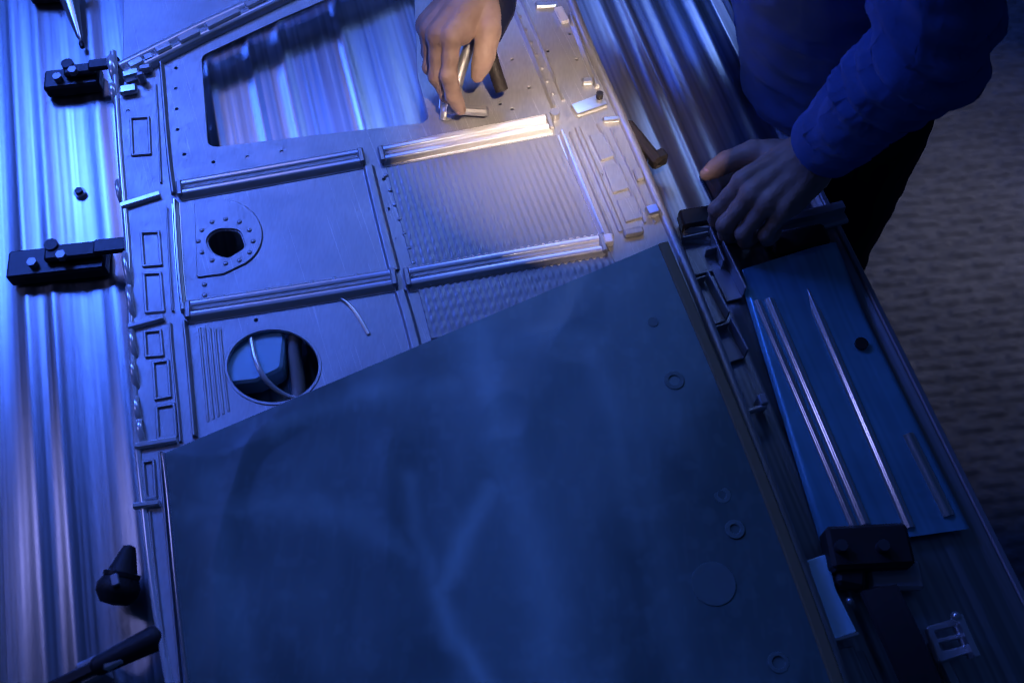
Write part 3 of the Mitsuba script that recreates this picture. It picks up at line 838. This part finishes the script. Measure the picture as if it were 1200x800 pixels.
def hand(wrist, fwd, back, side, curls, thumb, spread=0.05, scale=1.0):
    """A hand as one skin: palm, tendons, four fingers of three bones with knuckles, thumb with its web.
    side is +1 for a right hand; curls gives three bend angles per finger, thumb its bone directions."""
    F = unit(fwd)
    B = unit(np.asarray(back) - F * np.dot(back, F))
    Tm = np.cross(B, F) * side                 # towards the thumb
    M = np.stack([Tm, F, B], 1)
    mcp = np.array([(.030, .090, .003), (.010, .095, .006), (-.010, .091, .004), (-.028, .082, -.001)])
    rad = [.0098, .0101, .0094, .0084]
    lens = [(.044, .027, .023), (.048, .031, .024), (.044, .029, .024), (.034, .021, .021)]
    cp = np.array([(.019, .008, -.001), (.007, .006, .002), (-.006, .006, .001), (-.018, .008, -.002)])
    palm = [(c, m, .0150, .0112) for c, m in zip(cp, mcp)] + [(np.array([0, -.02, 0]), np.array([0, .02, 0]), .021, .021)]
    palm += [(np.array([.02, .035, -.014]), np.array([.028, .075, -.010]), .012, .010), (np.array([-.022, .02, -.012]), np.array([-.028, .065, -.010]), .013, .010)]
    tend = [(c + (0, .02, .0135), m + (0, -.004, .0098), .0022, .0030) for c, m in zip(cp, mcp)]
    groups, nails, solid = [], [], [(palm + tend, .0045)]
    for f in range(4):
        p, ang, yaw, r, bones = mcp[f], 0.0, spread * (1.2 - f * .9), rad[f], []
        bones.append((p + (0, -.012, 0), p, r * 1.1, r * 1.12))
        for s in range(3):
            ang += curls[f][s]
            d = np.array([math.sin(yaw) * math.cos(ang), math.cos(yaw) * math.cos(ang), -math.sin(ang)])
            up = np.array([math.sin(yaw) * math.sin(ang), math.cos(yaw) * math.sin(ang), math.cos(ang)])
            q = p + d * lens[f][s]
            mid = (p + q) / 2
            bones += [(p, mid, r * (1.10 if s == 0 else 1.03), r * .93), (mid, q, r * .93, r * (.97 if s < 2 else .80))]
            if s < 2:
                bones.append((q + up * r * .30, q + up * r * .30, r * .72, r * .72))
            p, r = q, r * .93
        nails.append((p - d * .005 + up * r * .80, d, up, r * .80))
        solid.append((bones, .0022))
    p, r, bones = np.array([.020, .018, -.008]), .0165, []
    for i, (d, l) in enumerate(thumb):
        d = unit(d)
        q = p + d * l
        mid = (p + q) / 2
        bones += [(p, mid, r, r * .90), (mid, q, r * .90, r * (.88 if i < 2 else .72))]
        p, r = q, r * .82
    up = unit(np.cross(np.cross(d, [0.3, 0, 1.0]), d))
    nails.append((p - d * .006 + up * r * .85, d, up, r * .80))
    bones.append((np.array([.024, .060, -.008]), np.array([.020, .018, -.008]) + unit(thumb[0][0]) * thumb[0][1] * .6, .0075, .0090))   # the web
    solid.append((bones, .0030))

    def field(P):
        return smin([smin([caps(P, *b) for b in bs], k) for bs, k in solid], .0016)

    man = m3.Manifold.batch_boolean([chain([(b[0], b[2], b[1] + (0, 0, 1e-5), b[3]) for b in bs], 16) for bs, _ in solid], m3.OpType.Add)
    man = man.refine_to_length(.0026)
    g = man.to_mesh()
    t = trimesh.Trimesh(g.vert_properties[:, :3], g.tri_verts, process=True)
    V = np.array(t.vertices, float)
    for it in range(7):
        d = field(V)
        e = 4e-4
        G = np.stack([field(V + e * np.eye(3)[k]) - field(V - e * np.eye(3)[k]) for k in range(3)], 1) / (2 * e)
        V -= np.clip(d, -.002, .002)[:, None] * G / np.maximum((G * G).sum(1, keepdims=True), .3)
        if it in (1, 3, 5):
            t.vertices = V
            trimesh.smoothing.filter_taubin(t, lamb=.5, nu=.51, iterations=3)
            V = np.array(t.vertices)
    # creases across the finger joints and loose skin over the knuckles
    V += t.vertex_normals * (.0007 * (meshkit.fbm(V * [260, 520, 260], 2, 5) - .5) + .0010 * (meshkit.fbm(V * 110, 2, 9) - .5))[:, None]
    W = np.asarray(wrist) + (V * scale) @ M.T
    t = trimesh.Trimesh(W, t.faces, process=False)
    if t.volume < 0:
        t.invert()
    return t, [(np.asarray(wrist) + M @ a * scale, M @ d, M @ u, r * scale) for a, d, u, r in nails]


def build_person():
    K = 'person'
    rw, re_, rs = on(562, -22, 1.055), np.array([.11, 1.17, 1.17]), np.array([.35, 1.18, 1.41])
    lw, le_, ls = on(957, 178, 1.000), on(1088, 58, 1.205), np.array([.395, .835, 1.42])
    chest, belly, pel = np.array([.385, 1.02, 1.36]), np.array([.395, 1.01, 1.14]), np.array([.435, 1.01, .96])
    neck, head = np.array([.33, 1.02, 1.50]), np.array([.27, 1.02, 1.61])
    hipl, hipr = np.array([.470, .905, .90]), np.array([.45, 1.11, .90])
    kl, kr = np.array([.51, .91, .49]), np.array([.49, 1.13, .49])
    fl, fr = np.array([.56, .93, .075]), np.array([.53, 1.15, .075])

    # hands
    kn = on(508, 46, 1.035)
    F1 = kn - rw
    h1, n1 = hand(rw, F1, (-.42, .02, .90), 1, [(.75, .45, .25), (.90, .60, .4), (1.0, .75, .5), (1.1, .85, .6)],
                  [((.55, .75, -.35), .040), ((.10, .80, -.55), .031), ((-.15, .80, -.60), .026)])
    F2 = on(893, 232, .982) - lw
    h2, n2 = hand(lw, F2, (-.12, -.12, .98), -1, [(.60, 1.0, .6), (.65, 1.05, .7), (.70, 1.1, .7), (.75, 1.1, .7)],
                  [((.80, .60, -.20), .045), ((.45, .88, -.15), .034), ((.25, .95, -.20), .028)])
    body = chain([(pel, .10, belly, .095), (belly, .095, chest, .12), (chest, .12, neck, .055), (neck, .05, head - (0, 0, .02), .055), (hipl, .075, kl, .05), (hipr, .075, kr, .05), (pel, .10, hipl, .075), (pel, .10, hipr, .075),
                  (kl, .05, fl, .036), (kr, .05, fr, .036), (chest, .09, ls, .05), (chest, .09, rs, .05), (ls, .045, le_, .036), (rs, .045, re_, .036), (le_, .037, lw, .025), (re_, .037, rw, .025)])
    hd = m3.Manifold.sphere(.078, 32).scale([1.12, .92, 1.22]).translate(head.tolist())
    face = chain([(head + (-.09, 0, -.01), .008, head + (-.098, 0, -.03), .014), (head + (-.03, .075, -.01), .014, head + (-.03, .078, -.03), .010), (head + (-.03, -.075, -.01), .014, head + (-.03, -.078, -.03), .010), (head + (-.05, 0, -.085), .028, head + (-.02, 0, -.06), .05)])
    whole = m3.Manifold.batch_boolean([body, hd, face], m3.OpType.Add)
    arms = to_tm(whole, .02, 8)
    # the hands, finely modelled, are joined to the arms at the wrists
    mans = [m3.Manifold(m3.Mesh(np.asarray(t.vertices, np.float32), np.asarray(t.faces, np.uint32))) for t in (arms, h1, h2)]
    if all(m.status() == m3.Error.NoError for m in mans):
        joined = m3.Manifold.batch_boolean(mans, m3.OpType.Add)
    else:
        print('hands joined plainly', [m.status() for m in mans])
        joined = cat([arms, h1, h2])
    add(K + '__body', joined, 'skin', smooth=60)
    nailm = []
    for p, d, u, r in n1 + n2:
        e = trimesh.creation.icosphere(subdivisions=2, radius=1.0)
        R = np.eye(4)
        d, u = unit(d), unit(u)
        R[:3, 0], R[:3, 1], R[:3, 2] = np.cross(d, u) * r * .72, d * r * .95, u * .0013
        R[:3, 3] = p
        e.apply_transform(R)
        nailm.append(e)
    for (x, y, z) in ((.078, .032, .012), (.078, -.032, .012)):
        e = trimesh.creation.icosphere(subdivisions=2, radius=.011)
        e.apply_translation(head + (-x, y, z))
        add(K + '__eye', e, 'eye_white', smooth=True)
    for e in nailm:
        add(K + '__nail', e, 'nail', smooth=True)
    hair = m3.Manifold.sphere(.086, 36).scale([1.13, .97, 1.2]).translate((head + (.012, 0, .012)).tolist())
    hair = hair - m3.Manifold.cube([.14, .3, .2]).translate((head + (-.19, -.15, -.16)).tolist())
    ht = to_tm(hair, .008, 2)
    ht.vertices += ht.vertex_normals * (.010 * (meshkit.fbm(np.asarray(ht.vertices) * 60, 3) - .5))[:, None]
    add(K + '__hair', ht, 'hair_mat', smooth=True)

    # jacket: trunk and two sleeves, wrinkled
    lc, rc = lw + (le_ - lw) * .13, rw + (re_ - rw) * .22
    jk = chain([(pel + (.0, .05, -.02), .125, belly + (-.02, .05, 0), .135), (pel + (0, -.05, -.02), .125, belly + (-.02, -.03, 0), .13), (belly + (-.02, .05, 0), .135, chest + (0, .06, 0), .14), (belly + (-.02, -.03, 0), .13, chest + (0, -.05, 0), .135),
                (chest, .13, neck - (0, 0, .01), .07), (chest + (0, -.05, 0), .12, ls, .075), (chest + (0, .06, 0), .12, rs, .075), (ls, .072, le_, .054), (rs, .07, re_, .058), (le_, .054, lc, .041), (re_, .058, rc, .041)], 28)
    jt = to_tm(jk, .009, 14)
    V = np.asarray(jt.vertices)
    wr = meshkit.fbm(V * [16, 16, 26], 3, 4) - .5
    fold = 1 - np.abs(2 * meshkit.fbm(V * [9, 13, 22], 2, 8) - 1)
    de = np.linalg.norm(V - le_, axis=1)
    creases = .010 * np.exp(-(de / .11) ** 2) * np.sin((V - le_) @ unit(lw - le_) * 190 + 3 * meshkit.noise(V * 12, 2))
    jt.vertices = V + jt.vertex_normals * (.014 * wr + .016 * np.clip(fold - .7, 0, 1) + creases * .9 + .0075 * np.exp(-(np.clip(de - .05, 0, 1) / .14) ** 2) * np.sin((V - le_) @ unit(lw - le_) * 120 + 7 * meshkit.noise(V * 14, 6) + (V @ np.array([30, 45, 10]))) * meshkit.noise(V * 20, 12))[:, None]
    add(K + '__jacket', jt, 'jacket_cloth', smooth=True, label='blue work jacket with long sleeves')
    for c, w, r in ((lc, lw, .043), (rc, rw, .043)):
        t = unit(w - c)
        add(K + '__cuff', lathe([(r - .010, -.022), (r, -.020), (r + .001, 0), (r, .010), (r - .006, .012), (r - .010, .006), (r - .010, -.022)], c, t, 28), 'jacket_cloth', smooth=40)
    tk = chain([(pel + (0, .03, -.02), .118, pel + (0, -.03, -.02), .118), (pel, .11, hipl, .088), (pel, .11, hipr, .088), (hipl, .088, kl, .068), (hipr, .088, kr, .068), (kl, .072, fl + (0, 0, .02), .058), (kr, .072, fr + (0, 0, .02), .058)], 24)
    tt = to_tm(tk, .016, 8)
    tt.vertices += tt.vertex_normals * (.012 * (meshkit.fbm(np.asarray(tt.vertices) * 18, 3) - .5))[:, None]
    add(K + '__trousers', tt, 'trouser_cloth', smooth=True)
    for f in (fl, fr):
        sh = chain([(f * [1, 1, 0] + (.02, 0, .05), .045, f * [1, 1, 0] + (-.13, 0, .035), .035)])
        sh = sh - m3.Manifold.cube([1, 1, 1]).translate([float(f[0]) - .5, float(f[1]) - .5, -.995])
        add(K + '__shoe', sh, 'rubber', smooth=40)
    tag(K, 'worker in a blue jacket and dark trousers leaning over the bench, one hand holding pliers', 'person')

    # fastener pliers held in the right hand
    k = 'fastener_pliers'
    z = SKIN
    j0 = on(520, 104, z + .03)
    add(k + '__nose', lathe([(0, 0), (.0045, 0), (.005, .012), (.008, .016), (.0085, .034), (.006, .038), (0, .038)], on(519, 139, z + .002), on(527, 92, z + .055) - on(519, 139, z + .002)), 'bright_metal', smooth=40)
    add(k + '__barrel', lathe([(0, 0), (.011, .001), (.0125, .006), (.0125, .030), (.010, .036), (.006, .05), (0, .05)], on(533, 132, z + .010), on(528, 84, z + .055) - on(533, 132, z + .010)), 'dull_metal', smooth=40)
    add(k + '__jaw', place(rbox(.045, .012, .012, .003), on(552, 133, z + .006), ang_of(on(530, 130), on(584, 134))), 'dull_metal')
    add(k + '__handle', sweep(smooth_path([on(588, 106, z + .03), on(580, 82, z + .05), on(574, 58, z + .068), on(572, 34, z + .085)], 16), circ(.0085) * [1, 1]), 'rubber', smooth=40)
    add(k + '__handle', sweep(smooth_path([on(536, 100, z + .035), on(543, 74, z + .05), on(556, 40, z + .065), on(572, 0, z + .085)], 16), circ(.007)), 'dull_metal', smooth=40)
    add(k + '__grip_body', chain([(on(576, 42, z + .075), .013, on(584, 8, z + .085), .022), (on(584, 8, z + .085), .022, on(590, -40, z + .10), .022)]), 'navy_plastic', smooth=40)
    tag(k, 'fastener pliers with black handle and metal nose held against the stiffener', 'pliers')
    # block under the left hand
    k = 'sanding_block'
    b = trimesh.creation.box([.05, .075, .03])
    add(k + '__block', place(rbox(.052, .078, .028, .006), on(856, 226, BENCH + .004), .30), 'brown_block')
    add(k + '__pad', place(rbox(.054, .08, .004, .001), on(856, 230, BENCH), .30), 'black_paint')
    tag(k, 'dark brown sanding block under the fingers of the resting hand', 'block')


scene['eye_white'] = two({'type': 'principled', 'base_color': rgb(.7, .7, .68), 'roughness': 0.2})
scene['nail'] = two({'type': 'principled', 'base_color': rgb(.58, .36, .30), 'roughness': 0.3})
scene['navy_plastic'] = two({'type': 'principled', 'base_color': rgb(.012, .016, .045), 'roughness': 0.4})
build_person()
